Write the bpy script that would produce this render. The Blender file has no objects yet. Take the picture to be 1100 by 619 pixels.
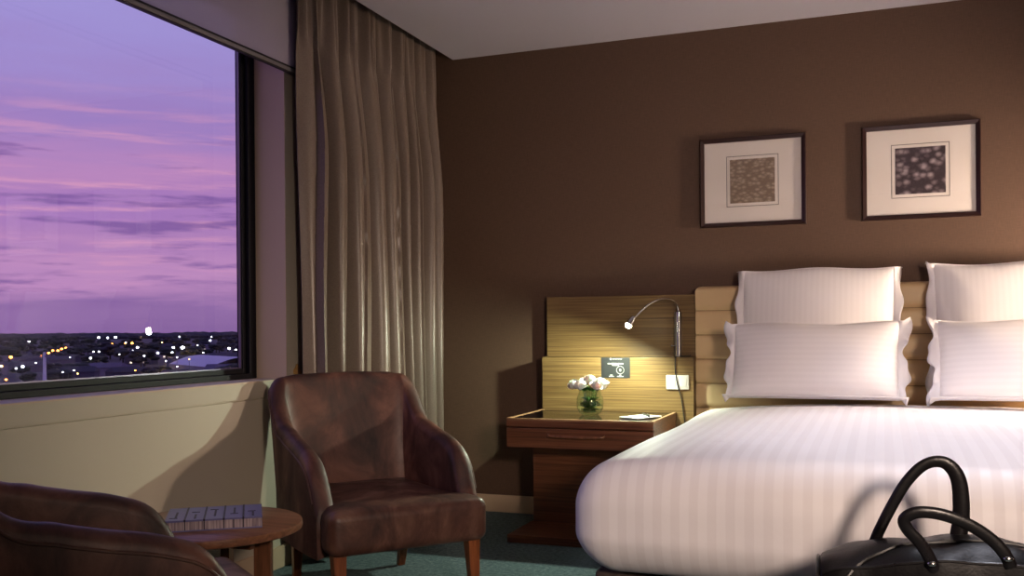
import bpy, bmesh, math, random
from mathutils import Vector, Matrix
random.seed(7)
C = bpy.context.scene.collection
PI = math.pi
rad = math.radians

# ------------------------------------------------------------------ materials
def lin(c):
    out = []
    for v in c[:3]:
        v = v / 255.0
        out.append(v / 12.92 if v <= 0.04045 else ((v + 0.055) / 1.055) ** 2.4)
    return (out[0], out[1], out[2], 1.0)

class Mat:
    def __init__(s, name, col, rough=0.6, metal=0.0, **kw):
        s.m = bpy.data.materials.new(name); s.m.use_nodes = True
        s.nt = s.m.node_tree; s.b = s.nt.nodes['Principled BSDF']
        s.b.inputs['Base Color'].default_value = lin(col)
        s.b.inputs['Roughness'].default_value = rough
        s.b.inputs['Metallic'].default_value = metal
        for k, v in kw.items():
            s.b.inputs[k.replace('_', ' ')].default_value = v
        s.tc = None
    def n(s, t, **kw):
        nd = s.nt.nodes.new(t)
        for k, v in kw.items():
            setattr(nd, k, v)
        return nd
    def link(s, a, b): s.nt.links.new(a, b)
    def coord(s, scale=(1, 1, 1), rot=(0, 0, 0)):
        tc = s.n('ShaderNodeTexCoord'); mp = s.n('ShaderNodeMapping')
        mp.inputs['Scale'].default_value = scale
        mp.inputs['Rotation'].default_value = rot
        s.link(tc.outputs['Object'], mp.inputs['Vector'])
        return mp.outputs['Vector']
    def noise(s, vec, scale, detail=4, rough=0.55, dist=0.0):
        nd = s.n('ShaderNodeTexNoise')
        nd.inputs['Scale'].default_value = scale
        nd.inputs['Detail'].default_value = detail
        nd.inputs['Roughness'].default_value = rough
        nd.inputs['Distortion'].default_value = dist
        s.link(vec, nd.inputs['Vector'])
        return nd.outputs['Fac']
    def ramp(s, fac, stops):
        r = s.n('ShaderNodeValToRGB'); cr = r.color_ramp
        while len(cr.elements) < len(stops): cr.elements.new(0.5)
        for e, (p, c) in zip(cr.elements, stops):
            e.position = p; e.color = lin(c) if len(c) == 3 else c
        s.link(fac, r.inputs['Fac'])
        return r.outputs['Color']
    def color(s, out): s.link(out, s.b.inputs['Base Color'])
    def bump(s, h, strength=0.2, dist=0.01):
        b = s.n('ShaderNodeBump')
        b.inputs['Strength'].default_value = strength
        b.inputs['Distance'].default_value = dist
        s.link(h, b.inputs['Height']); s.link(b.outputs['Normal'], s.b.inputs['Normal'])

def emit_mat(name, col, strength):
    m = Mat(name, (10, 10, 10), 0.6)
    m.b.inputs['Emission Color'].default_value = lin(col)
    m.b.inputs['Emission Strength'].default_value = strength
    return m.m

def wood_mat(name, dark, mid, light, axis='x', rough=0.38, scale=1.0, st=None):
    m = Mat(name, mid, rough)
    st = st or {'x': (1.2, 14, 22), 'y': (14, 1.2, 22), 'z': (16, 16, 1.3)}[axis]
    v = m.coord(tuple(q * scale for q in st))
    f = m.noise(v, 3.0, 6, 0.6, 0.4)
    m.color(m.ramp(f, [(0.3, dark), (0.5, mid), (0.72, light)]))
    m.bump(f, 0.06, 0.004)
    return m.m

def fabric_mat(name, c1, c2, rough=0.8, sc=260, bump=0.15, sheen=0.0):
    m = Mat(name, c1, rough)
    a = m.noise(m.coord((1, 1, 0.25)), sc, 2)
    b = m.noise(m.coord((0.25, 0.25, 1)), sc, 2)
    mx = m.n('ShaderNodeMath', operation='ADD'); m.link(a, mx.inputs[0]); m.link(b, mx.inputs[1])
    hf = m.n('ShaderNodeMath', operation='MULTIPLY'); hf.inputs[1].default_value = 0.5
    m.link(mx.outputs[0], hf.inputs[0])
    m.color(m.ramp(hf.outputs[0], [(0.38, c2), (0.62, c1)]))
    m.bump(hf.outputs[0], bump, 0.002)
    if sheen: m.b.inputs['Sheen Weight'].default_value = sheen
    return m.m

def linen_mat(name, axis='X', period=0.047, tint=(240, 236, 238), shade=(233, 228, 230), dirx=1.0):
    """white cotton sateen with woven stripes that run along the cloth"""
    m = Mat(name, tint, 0.6)
    tc = m.n('ShaderNodeTexCoord'); sp = m.n('ShaderNodeSeparateXYZ')
    m.link(tc.outputs['Object'], sp.inputs[0])
    mu = m.n('ShaderNodeMath', operation='MULTIPLY'); mu.inputs[1].default_value = 2 * PI / period
    m.link(sp.outputs[axis], mu.inputs[0])
    si = m.n('ShaderNodeMath', operation='SINE'); m.link(mu.outputs[0], si.inputs[0])
    a = m.n('ShaderNodeMath', operation='MULTIPLY_ADD'); a.inputs[1].default_value = 0.5; a.inputs[2].default_value = 0.5
    m.link(si.outputs[0], a.inputs[0])
    m.color(m.ramp(a.outputs[0], [(0.42, tint), (0.58, shade)]))
    r = m.n('ShaderNodeMapRange'); r.inputs[1].default_value = 0.42; r.inputs[2].default_value = 0.58
    r.inputs[3].default_value = 0.50; r.inputs[4].default_value = 0.62
    m.link(a.outputs[0], r.inputs[0]); m.link(r.outputs[0], m.b.inputs['Roughness'])
    m.bump(m.noise(m.coord(), 9, 3), 0.12, 0.02)
    m.b.inputs['Sheen Weight'].default_value = 0.1
    return m.m

def leather_mat(name, dark, mid, light, rough=0.42, sc=5.0, bump=0.25):
    m = Mat(name, mid, rough)
    f = m.noise(m.coord((1, 1, 0.6)), sc, 7, 0.62, 0.6)
    m.color(m.ramp(f, [(0.32, dark), (0.5, mid), (0.7, light)]))
    g = m.noise(m.coord(), 160, 3)
    m.bump(g, bump, 0.002)
    r = m.n('ShaderNodeMapRange'); r.inputs[1].default_value = 0.3; r.inputs[2].default_value = 0.7
    r.inputs[3].default_value = rough + 0.12; r.inputs[4].default_value = rough - 0.08
    m.link(f, r.inputs[0]); m.link(r.outputs[0], m.b.inputs['Roughness'])
    return m.m

def glass_mat(name, ior=1.45, refl_rough=0.0, tint=(255, 255, 255), strength=1.0):
    """thin pane: lets light through, mirrors by Fresnel"""
    m = bpy.data.materials.new(name); m.use_nodes = True
    nt = m.node_tree; nt.nodes.clear()
    out = nt.nodes.new('ShaderNodeOutputMaterial'); mix = nt.nodes.new('ShaderNodeMixShader')
    tr = nt.nodes.new('ShaderNodeBsdfTransparent'); gl = nt.nodes.new('ShaderNodeBsdfGlossy')
    lw = nt.nodes.new('ShaderNodeLayerWeight'); lw.inputs[0].default_value = .5
    pw = nt.nodes.new('ShaderNodeMath'); pw.operation = 'POWER'; pw.inputs[1].default_value = 5
    nt.links.new(lw.outputs['Facing'], pw.inputs[0])
    f0 = ((ior - 1) / (ior + 1)) ** 2
    mu = nt.nodes.new('ShaderNodeMath'); mu.operation = 'MULTIPLY_ADD'
    mu.inputs[1].default_value = (1 - f0) * strength; mu.inputs[2].default_value = f0 * strength
    gl.inputs['Roughness'].default_value = refl_rough
    tr.inputs['Color'].default_value = lin(tint)
    nt.links.new(pw.outputs[0], mu.inputs[0]); nt.links.new(mu.outputs[0], mix.inputs[0])
    nt.links.new(tr.outputs[0], mix.inputs[1]); nt.links.new(gl.outputs[0], mix.inputs[2])
    nt.links.new(mix.outputs[0], out.inputs[0])
    return m

# ------------------------------------------------------------------ mesh tools
class MB:
    def __init__(s): s.v = []; s.f = []
    def add(s, vs, fs):
        o = len(s.v); s.v += [tuple(v) for v in vs]; s.f += [tuple(i + o for i in f) for f in fs]
        return s
    def box(s, a, b):
        (x0, y0, z0), (x1, y1, z1) = a, b
        return s.add([(x0,y0,z0),(x1,y0,z0),(x1,y1,z0),(x0,y1,z0),(x0,y0,z1),(x1,y0,z1),(x1,y1,z1),(x0,y1,z1)],
                     [(0,3,2,1),(4,5,6,7),(0,1,5,4),(1,2,6,5),(2,3,7,6),(3,0,4,7)])
    def rbox(s, a, b, r, n=(1, 1, 1), k=3, fn=None):
        """box between corners a, b with rounded edges; fn deforms local points"""
        c = [(p + q) / 2 for p, q in zip(a, b)]; h = [abs(q - p) / 2 for p, q in zip(a, b)]
        rr = [min(r, x * 0.999) for x in h]
        ax = []
        for i in range(3):
            e = [rr[i] * math.tan(j / k * PI / 4) for j in range(k + 1)]
            inner = h[i] - rr[i]
            lo = [-inner - x for x in reversed(e)]
            mid = [-inner + 2 * inner * j / n[i] for j in range(1, n[i])]
            hi = [inner + x for x in e]
            ax.append(lo + mid + hi)
        vid = {}; vs = []; fs = []
        def vert(p):
            q = [max(-(h[i] - rr[i]), min(h[i] - rr[i], p[i])) for i in range(3)]
            d = [(p[i] - q[i]) / rr[i] for i in range(3)]
            L = math.sqrt(sum(x * x for x in d)) or 1
            w = tuple(round(q[i] + rr[i] * d[i] / L, 6) for i in range(3))
            if w not in vid:
                vid[w] = len(vs)
                t = tuple(w[i] + c[i] for i in range(3))
                vs.append(fn(t) if fn else t)
            return vid[w]
        for i in range(3):
            u, v = [j for j in range(3) if j != i]
            for sg in (-1, 1):
                for iu in range(len(ax[u]) - 1):
                    for iv in range(len(ax[v]) - 1):
                        q = []
                        for (du, dv) in ((0, 0), (1, 0), (1, 1), (0, 1)):
                            p = [0, 0, 0]; p[i] = sg * h[i]; p[u] = ax[u][iu + du]; p[v] = ax[v][iv + dv]
                            q.append(vert(p))
                        flip = (sg > 0) != (i == 1)
                        if not flip: q.reverse()
                        q2 = []
                        for x in q:
                            if x not in q2: q2.append(x)
                        if len(q2) >= 3: fs.append(q2)
        return s.add(vs, fs)
    def tube(s, pts, r, n=10, cap=True, flat=None):
        """tube along a polyline; r number or list; flat=(w,h) factors"""
        P = [Vector(p) for p in pts]; m = len(P)
        R = r if isinstance(r, (list, tuple)) else [r] * m
        T = [(P[min(i + 1, m - 1)] - P[max(i - 1, 0)]).normalized() for i in range(m)]
        up = Vector((0, 0, 1)) if abs(T[0].z) < 0.9 else Vector((1, 0, 0))
        nrm = (up - T[0] * up.dot(T[0])).normalized()
        vs = []; fs = []
        for i in range(m):
            nrm = (nrm - T[i] * nrm.dot(T[i])).normalized(); b = T[i].cross(nrm)
            for j in range(n):
                a = 2 * PI * j / n
                fx, fy = flat or (1, 1)
                vs.append(P[i] + (nrm * math.cos(a) * fx + b * math.sin(a) * fy) * R[i])
        for i in range(m - 1):
            for j in range(n):
                fs.append((i*n+j, i*n+(j+1)%n, (i+1)*n+(j+1)%n, (i+1)*n+j))
        if cap:
            fs.append(tuple(reversed(range(n)))); fs.append(tuple(range((m-1)*n, m*n)))
        return s.add(vs, fs)
    def lathe(s, prof, c=(0, 0, 0), n=32, axis=None):
        """profile [(r, z)...] spun about z through c (or about axis vector)"""
        vs = []; fs = []
        M = Matrix.Identity(3)
        if axis is not None: M = Vector((0, 0, 1)).rotation_difference(Vector(axis)).to_matrix()
        for r, z in prof:
            for j in range(n):
                a = 2 * PI * j / n
                vs.append(M @ Vector((r * math.cos(a), r * math.sin(a), z)) + Vector(c))
        for i in range(len(prof) - 1):
            for j in range(n):
                fs.append((i*n+j, i*n+(j+1)%n, (i+1)*n+(j+1)%n, (i+1)*n+j))
        if prof[0][0] > 1e-5: fs.append(tuple(reversed(range(n))))
        if prof[-1][0] > 1e-5: fs.append(tuple(range((len(prof)-1)*n, len(prof)*n)))
        return s.add(vs, fs)
    def taper(s, p0, p1, w0, w1, d0=None, d1=None):
        """square leg from p0 (bottom) to p1 (top)"""
        d0 = d0 or w0; d1 = d1 or w1
        vs = []
        for p, w, d in ((p0, w0, d0), (p1, w1, d1)):
            for sx, sy in ((-1,-1),(1,-1),(1,1),(-1,1)):
                vs.append((p[0]+sx*w/2, p[1]+sy*d/2, p[2]))
        return s.add(vs, [(3,2,1,0),(4,5,6,7),(0,1,5,4),(1,2,6,5),(2,3,7,6),(3,0,4,7)])
    def grid(s, P):
        """P[i][j] points"""
        m = len(P[0]); vs = [p for row in P for p in row]
        return s.add(vs, [(i*m+j, i*m+j+1, (i+1)*m+j+1, (i+1)*m+j) for i in range(len(P)-1) for j in range(m-1)])
    def ball(s, c, r, n=12, m=8, sc=(1, 1, 1)):
        prof = [(max(1e-6, r * math.sin(PI * i / m)), -r * math.cos(PI * i / m)) for i in range(m + 1)]
        o = len(s.v); s.lathe(prof, (0, 0, 0), n)
        for i in range(o, len(s.v)):
            v = s.v[i]; s.v[i] = (v[0]*sc[0]+c[0], v[1]*sc[1]+c[1], v[2]*sc[2]+c[2])
        return s
    def build(s, name, mat, parent=None, smooth=True, bevel=0, mats=None, fix=True):
        me = bpy.data.meshes.new(name); me.from_pydata(s.v, [], s.f)
        bm = bmesh.new(); bm.from_mesh(me)
        bmesh.ops.remove_doubles(bm, verts=bm.verts, dist=1e-6)
        if fix: bmesh.ops.recalc_face_normals(bm, faces=bm.faces)
        if bevel:
            ed = [e for e in bm.edges if len(e.link_faces) == 2 and e.calc_face_angle(0) > 0.6]
            bmesh.ops.bevel(bm, geom=ed, offset=bevel, segments=2, affect='EDGES', profile=0.5)
        for f in bm.faces: f.smooth = smooth
        if smooth:
            for e in bm.edges:
                if len(e.link_faces) == 2 and e.calc_face_angle(0) > 0.75: e.smooth = False
        bm.to_mesh(me); bm.free()
        me.materials.append(mat)
        for mm in (mats or []): me.materials.append(mm)
        o = bpy.data.objects.new(name, me); C.objects.link(o)
        if parent is not None: o.parent = parent
        return o

def tag(o, label=None, cat=None, group=None, kind=None):
    if label: o['label'] = label
    if cat: o['category'] = cat
    if group: o['group'] = group
    if kind: o['kind'] = kind
    return o
def thing(name, label, cat, loc=(0, 0, 0), rz=0.0, group=None, rot=None):
    o = bpy.data.objects.new(name, None); C.objects.link(o)
    o.empty_display_size = 0.1
    o.location = loc; o.rotation_euler = rot or (0, 0, rz)
    return tag(o, label, cat, group)
def struct(o, label=None):
    o['kind'] = 'structure'
    if label: o['label'] = label
    return o
def dup(root, loc, rot, label=None, group=None):
    r = root.copy(); C.objects.link(r); r.location = loc; r.rotation_euler = rot
    if label: r['label'] = label
    if group: r['group'] = group
    for ch in list(root.children):
        c = ch.copy(); C.objects.link(c); c.parent = r
        for g in ch.children:
            d = g.copy(); C.objects.link(d); d.parent = c
    return r
def smooth01(t):
    t = max(0.0, min(1.0, t)); return t * t * (3 - 2 * t)
def spline(pts, n):
    """Catmull-Rom through 3-D points"""
    P = [Vector(p) for p in pts]; out = []
    for i in range(len(P) - 1):
        p0 = P[max(i-1, 0)]; p1 = P[i]; p2 = P[i+1]; p3 = P[min(i+2, len(P)-1)]
        for k in range(n):
            t = k / n
            out.append(0.5*((2*p1)+(p2-p0)*t+(2*p0-5*p1+4*p2-p3)*t*t+(3*p1-p0-3*p2+p3)*t**3))
    out.append(P[-1]); return out

# ------------------------------------------------------------------ palette
M = {}
m = Mat('wallcovering_brown', (98, 74, 58), 0.7)
v1 = m.noise(m.coord((1, 1, 0.06)), 400, 2); v2 = m.noise(m.coord((0.06, 1, 1)), 400, 2)
ad = m.n('ShaderNodeMath', operation='ADD'); m.link(v1, ad.inputs[0]); m.link(v2, ad.inputs[1])
hv = m.n('ShaderNodeMath', operation='MULTIPLY'); hv.inputs[1].default_value = .5; m.link(ad.outputs[0], hv.inputs[0])
m.color(m.ramp(hv.outputs[0], [(0.36, (84, 62, 48)), (0.64, (99, 74, 58))])); m.bump(hv.outputs[0], 0.12, 0.001)
M['brown'] = m.m
def paint(name, col, rough=0.6):
    m = Mat(name, col, rough); m.bump(m.noise(m.coord(), 180, 2), 0.04, 0.002); return m.m
M['beige'] = paint('paint_beige', (196, 186, 168))
M['reveal'] = paint('paint_reveal', (206, 186, 164))
M['ceiling'] = paint('paint_ceiling', (198, 194, 206), 0.8)
M['skirting'] = paint('paint_skirting', (206, 180, 152), 0.5)
M['rear'] = paint('paint_rear', (98, 78, 62))
m = Mat('carpet_teal', (92, 112, 120), 0.95)
f = m.noise(m.coord(), 55, 5, 0.7); g = m.noise(m.coord(), 420, 2)
m.color(m.ramp(f, [(0.35, (70, 90, 98)), (0.52, (96, 118, 124)), (0.7, (128, 146, 146))])); m.bump(g, 0.8, 0.01)
M['carpet'] = m.m
M['alu'] = Mat('window_aluminium', (18, 17, 24), 0.5, 0.0, Specular_IOR_Level=.2).m
M['alu_light'] = Mat('window_bead', (120, 112, 130), 0.3, 0.7).m
M['pane'] = glass_mat('window_glass', 1.45, 0.0, (252, 252, 255), 0.8)
M['picglass'] = glass_mat('picture_glass', 1.5, 0.0, (255, 255, 255), 1.0)
m = Mat('blind_cloth', (196, 190, 196), 0.85)
m.m.node_tree.nodes.remove(m.b) if False else None
nt = m.nt; tr = nt.nodes.new('ShaderNodeBsdfTransparent'); tl = nt.nodes.new('ShaderNodeBsdfTranslucent')
tl.inputs['Color'].default_value = lin((190, 185, 195)); mx1 = nt.nodes.new('ShaderNodeMixShader'); mx2 = nt.nodes.new('ShaderNodeMixShader')
mx1.inputs[0].default_value = 0.5; mx2.inputs[0].default_value = 0.2
out = [n for n in nt.nodes if n.type == 'OUTPUT_MATERIAL'][0]
nt.links.new(m.b.outputs[0], mx1.inputs[1]); nt.links.new(tl.outputs[0], mx1.inputs[2])
nt.links.new(mx1.outputs[0], mx2.inputs[1]); nt.links.new(tr.outputs[0], mx2.inputs[2]); nt.links.new(mx2.outputs[0], out.inputs[0])
M['blind'] = m.m
M['rail'] = Mat('blind_rail_metal', (150, 146, 150), 0.35, 0.6).m
M['railblack'] = Mat('blind_rail_dark', (28, 24, 28), 0.5).m
M['curtain'] = fabric_mat('curtain_satin', (122, 107, 96), (106, 92, 82), 0.34, 420, 0.05, 0.1)
M['leather'] = leather_mat('armchair_leather', (40, 22, 18), (80, 48, 40), (124, 84, 70), 0.48, 6.0, 0.2)
M['leather_seat'] = leather_mat('armchair_leather_seat', (44, 26, 20), (84, 53, 43), (126, 94, 77), 0.42, 7.0, 0.2)
M['piping'] = leather_mat('armchair_piping', (58, 34, 27), (84, 54, 44), (108, 76, 62), 0.5, 6)
M['legwood'] = wood_mat('chair_leg_wood', (92, 48, 24), (128, 70, 36), (158, 92, 50), 'z')
M['tablewood'] = wood_mat('side_table_wood', (92, 58, 40), (124, 82, 58), (150, 104, 76), 'x', 0.35)
M['tableleg'] = wood_mat('side_table_leg_wood', (82, 50, 32), (112, 70, 46), (136, 90, 62), 'z', 0.4)
M['panel'] = wood_mat('zebrano_veneer', (80, 57, 31), (112, 87, 51), (144, 117, 74), 'x', 0.4, 1.0, (.7, 10, 60))
M['stand'] = wood_mat('nightstand_walnut', (72, 40, 25), (104, 62, 40), (130, 82, 55), 'x', 0.36, 1.0, (.8, 12, 42))
M['edge'] = wood_mat('nightstand_edge', (120, 86, 58), (150, 112, 80), (176, 138, 102), 'x', 0.4)
M['blackglass'] = Mat('black_glass', (10, 9, 9), 0.06, 0.0).m
M['chrome'] = Mat('chrome', (205, 205, 205), 0.18, 1.0).m
M['steel'] = Mat('satin_steel', (150, 148, 146), 0.32, 1.0).m
M['dark'] = Mat('dark_plastic', (20, 18, 18), 0.45).m
M['white'] = Mat('white_plastic', (208, 200, 194), 0.35).m
M['led'] = emit_mat('lamp_led', (250, 255, 215), 60)
m = Mat('headboard_leather', (214, 184, 140), 0.42); m.bump(m.noise(m.coord(), 220, 3), 0.12, 0.002); M['tan'] = m.m
M['seam'] = Mat('headboard_seam_shade', (150, 122, 86), 0.7).m
M['duvet'] = linen_mat('duvet_sateen', 'X', 0.052)
M['pillow'] = linen_mat('pillow_sateen', 'X', 0.026, (244, 240, 242), (241, 237, 239))
M['pillow_h'] = linen_mat('pillow_sateen_across', 'Z', 0.026, (244, 240, 242), (241, 237, 239))
M['flange'] = Mat('pillow_border_cotton', (244, 240, 242), 0.7).m
M['sheet'] = Mat('sheet_cotton', (230, 224, 226), 0.75).m
M['base'] = fabric_mat('bed_base_cloth', (70, 56, 48), (54, 42, 36))
M['frame'] = Mat('picture_frame_wood', (44, 24, 22), 0.3).m
M['mount'] = Mat('picture_mount_card', (240, 232, 226), 0.8).m
M['line'] = Mat('mount_line_ink', (66, 50, 50), 0.8).m
M['paper'] = Mat('note_paper', (240, 238, 232), 0.7).m
M['card'] = Mat('card_black', (34, 35, 36), 0.5).m
M['ink'] = Mat('card_white_ink', (176, 176, 170), 0.6).m
M['rose'] = Mat('rose_petal', (250, 246, 236), 0.6, Subsurface_Weight=0.2).m
M['leaf'] = Mat('leaf_green', (36, 92, 30), 0.45).m
M['stem'] = Mat('stem_green', (44, 84, 32), 0.5).m
M['vase'] = glass_mat('vase_glass', 1.5, 0.0, (244, 250, 245), 1.0)
M['water'] = glass_mat('vase_water', 1.2, 0.0, (236, 246, 238), 0.6)
M['bag'] = leather_mat('bag_leather', (6, 5, 7), (10, 8, 11), (16, 13, 17), 0.36, 8, 0.25)
bpy.data.materials['bag_leather'].node_tree.nodes['Principled BSDF'].inputs['Specular IOR Level'].default_value = .3
M['bagtrim'] = leather_mat('bag_handle_leather', (12, 10, 11), (18, 15, 17), (28, 24, 26), 0.32, 12, 0.25)
M['brass'] = Mat('brass', (214, 176, 120), 0.3, 1.0).m
M['bookcover'] = Mat('book_cover', (104, 102, 150), 0.4).m
M['bookink'] = Mat('book_cover_dark', (34, 30, 50), 0.5).m
m = Mat('book_pages', (176, 160, 166), 0.8)
m.color(m.ramp(m.noise(m.coord((60, 60, 2)), 3, 3), [(0.35, (120, 104, 116)), (0.65, (190, 174, 178))])); M['pages'] = m.m

def art_mat(name, dark, light, sx, sz, split=None):
    m = Mat(name, dark, 0.8)
    v = m.coord((sx, 1, sz))
    n = m.n('ShaderNodeTexVoronoi'); n.inputs['Scale'].default_value = 1.0
    wn = m.n('ShaderNodeTexNoise'); wn.inputs['Scale'].default_value = 1.3; m.link(v, wn.inputs['Vector'])
    mixv = m.n('ShaderNodeMix', data_type='VECTOR'); mixv.inputs[0].default_value = 0.35
    m.link(v, mixv.inputs[4]); m.link(wn.outputs['Color'], mixv.inputs[5])
    m.link(mixv.outputs[1], n.inputs['Vector'])
    c = m.ramp(n.outputs['Distance'], [(0.12, light), (0.38, tuple((a+b)//2 for a, b in zip(dark, light))), (0.62, dark)])
    m.color(c)
    return m.m
M['art_a'] = art_mat('art_taupe_flecks', (138, 120, 106), (190, 173, 157), 62, 100)
M['art_b'] = art_mat('art_plum_spots', (62, 50, 58), (176, 162, 168), 42, 54)

# ------------------------------------------------------------------ room shell
XW, YB, H = -2.49, 5.115, 2.60        # window wall, bed wall, ceiling
XR, YR = 3.10, -2.20
struct(MB().box((-2.72, YR-.1, -0.12), (XR+.1, YB+.1, 0)).build('floor', M['carpet'], smooth=False), 'grey-teal carpet floor')
struct(MB().box((-2.315, YR-.1, H), (XR+.1, YB+.1, H+.3)).build('ceiling', M['ceiling'], smooth=False), 'pale ceiling ending before the curtain recess')
struct(MB().box((-2.9, YR-.1, 2.86), (-2.30, YB+.1, 2.96)).build('trim_1', M['ceiling'], smooth=False), 'top of the curtain recess')
struct(MB().box((-2.9, YB, -.12), (XR+.1, YB+.12, 2.9)).build('wall_back', M['brown'], smooth=False), 'dark brown textured wall behind the bed')
struct(MB().box((XR, YR, -.12), (XR+.12, YB, 2.9)).build('wall_right', M['rear'], smooth=False))
struct(MB().box((-2.9, YR-.12, -.12), (XR+.1, YR, 2.9)).build('wall_rear', M['rear'], smooth=False))
WY0, WY1, SILL, HEAD = 0.35, 3.675, 0.822, 2.52
w = MB()
w.box((-2.72, YR, -.12), (XW, YB, 0.749))                 # below the panel line
w.box((-2.72, YR, 0.757), (XW+.004, YB, SILL))            # strip under the sill
w.box((-2.72, YR, .74), (XW-.014, YB, .77))
w.box((-2.72, YR, SILL), (XW, WY0, 2.9))
w.box((-2.72, WY1, SILL), (XW, YB, 2.9))
w.box((-2.72, WY0, HEAD), (XW, WY1, 2.9))
struct(w.build('wall_left', M['beige'], smooth=False), 'beige window wall with a panel line below the sill')
rv = MB()
rv.box((-2.70, WY1-.004, SILL), (XW+.002, WY1, HEAD)); rv.box((-2.70, WY0, SILL), (XW+.002, WY0+.004, HEAD))
rv.box((-2.70, WY0, SILL), (XW+.008, WY1, SILL+.006)); rv.box((-2.70, WY0, HEAD-.004), (XW+.002, WY1, HEAD))
struct(rv.build('trim_2', M['reveal'], smooth=False), 'painted window reveal')
struct(MB().box((XW, YR, 0), (XW+.014, 3.9, .095)).build('baseboard_left', M['skirting'], smooth=False, bevel=.003))
struct(MB().box((-2.4, YB-.014, 0), (XR, YB, .097)).build('baseboard_back', M['skirting'], smooth=False, bevel=.003), 'cream baseboard along the brown wall')
# window
win = struct(MB().box((-2.645, WY1-.055, SILL+.006), (-2.70, WY1-.004, HEAD)).box((-2.645, WY0+.004, SILL+.006), (-2.70, WY0+.055, HEAD))
    .box((-2.645, WY0+.05, SILL+.006), (-2.70, WY1-.05, SILL+.03)).box((-2.645, WY0+.05, HEAD-.04), (-2.70, WY1-.05, HEAD))
    .build('window_1', M['alu'], smooth=False, bevel=.002), 'wide dark-framed window over the city at dusk')
MB().box((-2.665, WY1-.078, SILL+.03), (-2.695, WY1-.054, HEAD-.04)).box((-2.665, WY0+.054, SILL+.03), (-2.695, WY0+.10, HEAD-.04))\
    .box((-2.665, WY0+.1, SILL+.03), (-2.695, WY1-.077, SILL+.052)).box((-2.665, WY0+.1, HEAD-.07), (-2.695, WY1-.077, HEAD-.04))\
    .build('sash', M['alu'], win, smooth=False, bevel=.002)
MB().box((-2.672, WY1-.083, SILL+.052), (-2.684, WY1-.078, HEAD-.07)).box((-2.676, WY0+.1, SILL+.052), (-2.684, WY1-.077, SILL+.057))\
    .build('glazing_bead', M['alu_light'], win, smooth=False)
MB().box((-2.679, WY0+.1, SILL+.052), (-2.681, WY1-.077, HEAD-.07)).build('pane', M['pane'], win, smooth=False)
# roller blind
bl = thing('roller_blind', 'pale grey translucent roller blind half lowered over the window', 'blind', (-2.46, 2.0, 2.19))
MB().box((-.0006, -1.72, .014), (.0006, 1.74, .62)).build('blind_cloth', M['blind'], bl, smooth=False)
MB().rbox((-.008, -1.72, .004), (.008, 1.742, .022), .004).build('bottom_rail', M['rail'], bl)
MB().box((-.0085, -1.72, -.001), (.0085, 1.742, .0045)).box((-.006, -1.72, .022), (.006, 1.742, .030)).build('rail_trim', M['railblack'], bl, smooth=False)
MB().tube([(0, -1.74, .62), (0, 1.75, .62)], .03, 16).build('roller_tube', M['rail'], bl)

# ------------------------------------------------------------------ curtain
# crests measured along the rail: (position, depth toward the room)
def curtain():
    y0, y1 = 3.675, 5.075
    crest = [3.76, 3.93, 4.12, 4.33, 4.49, 4.63, 4.75, 4.90, 5.03]
    NZ, NY = 70, 420
    def lower(y):
        # skewed waves between crests: steep on the window side of a crest
        for i in range(len(crest) - 1):
            a, b = crest[i], crest[i + 1]
            if a <= y <= b:
                t = (y - a) / (b - a)
                return (1 - 2 * ((1 - math.cos(2 * PI * (t ** 1.15))) / 2) ** 1.9) * (0.068 if i % 2 else 0.080)
        if y < crest[0]: return 0.04 * math.cos(PI * (crest[0] - y) / 0.16)
        return 0.06 * math.cos(PI * (y - crest[-1]) / 0.11)
    P = []
    for i in range(NZ + 1):
        z = 0.018 + (2.70 - 0.018) * i / NZ
        k = smooth01((z - 1.75) / .85)
        row = []
        for j in range(NY + 1):
            u = j / NY
            y = y0 + (y1 - y0) * u
            low = lower(y + 0.012 * math.sin(z * 2.1 + y * 5))
            top = 0.024 * math.cos(2 * PI * (u * 14 + .2)) + 0.016 * math.cos(2 * PI * u * 7)
            pinch = 0.013 * math.cos(2 * PI * u * 28) * smooth01((z - 2.28) / .15)
            amp = 1 + .12 * (1 - z / 2.7) + .05 * math.sin(3 * z + 11 * u)
            x = -2.425 + .012 * (1 - z / 2.7) + low * (1 - .62 * k) * amp + (.35 * top + pinch) * k
            yy = y + .010 * math.sin(2 * PI * u * 8 + 1.5 * z) * (1 - k)
            # heading draws in a little, hem spreads
            yy = 3.675 + (yy - 3.675) * (1 - .022 * k * u)
            row.append((x, min(yy, 5.105), z))
        P.append(row)
    o = MB().grid(P).build('curtain', M['curtain'], smooth=True, fix=False)
    so = o.modifiers.new('thick', 'SOLIDIFY'); so.thickness = 0.003
    tag(o, 'floor-length taupe satin curtain gathered in pleats at the room corner', 'curtain')
curtain()
hk = thing('curtain_hook', 'small pale tieback hook on the wall beside the curtain', 'hook', (XW, 3.742, .845))
MB().taper((.012, 0, 0), (.012, 0, .045), .028, .006, .03, .008).build('hook', M['brass'], hk)
MB().lathe([(.014, 0), (.014, .006), (.006, .008)], (0, 0, .012), 16, (1, 0, 0)).build('wall_plate', M['brass'], hk)

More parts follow.
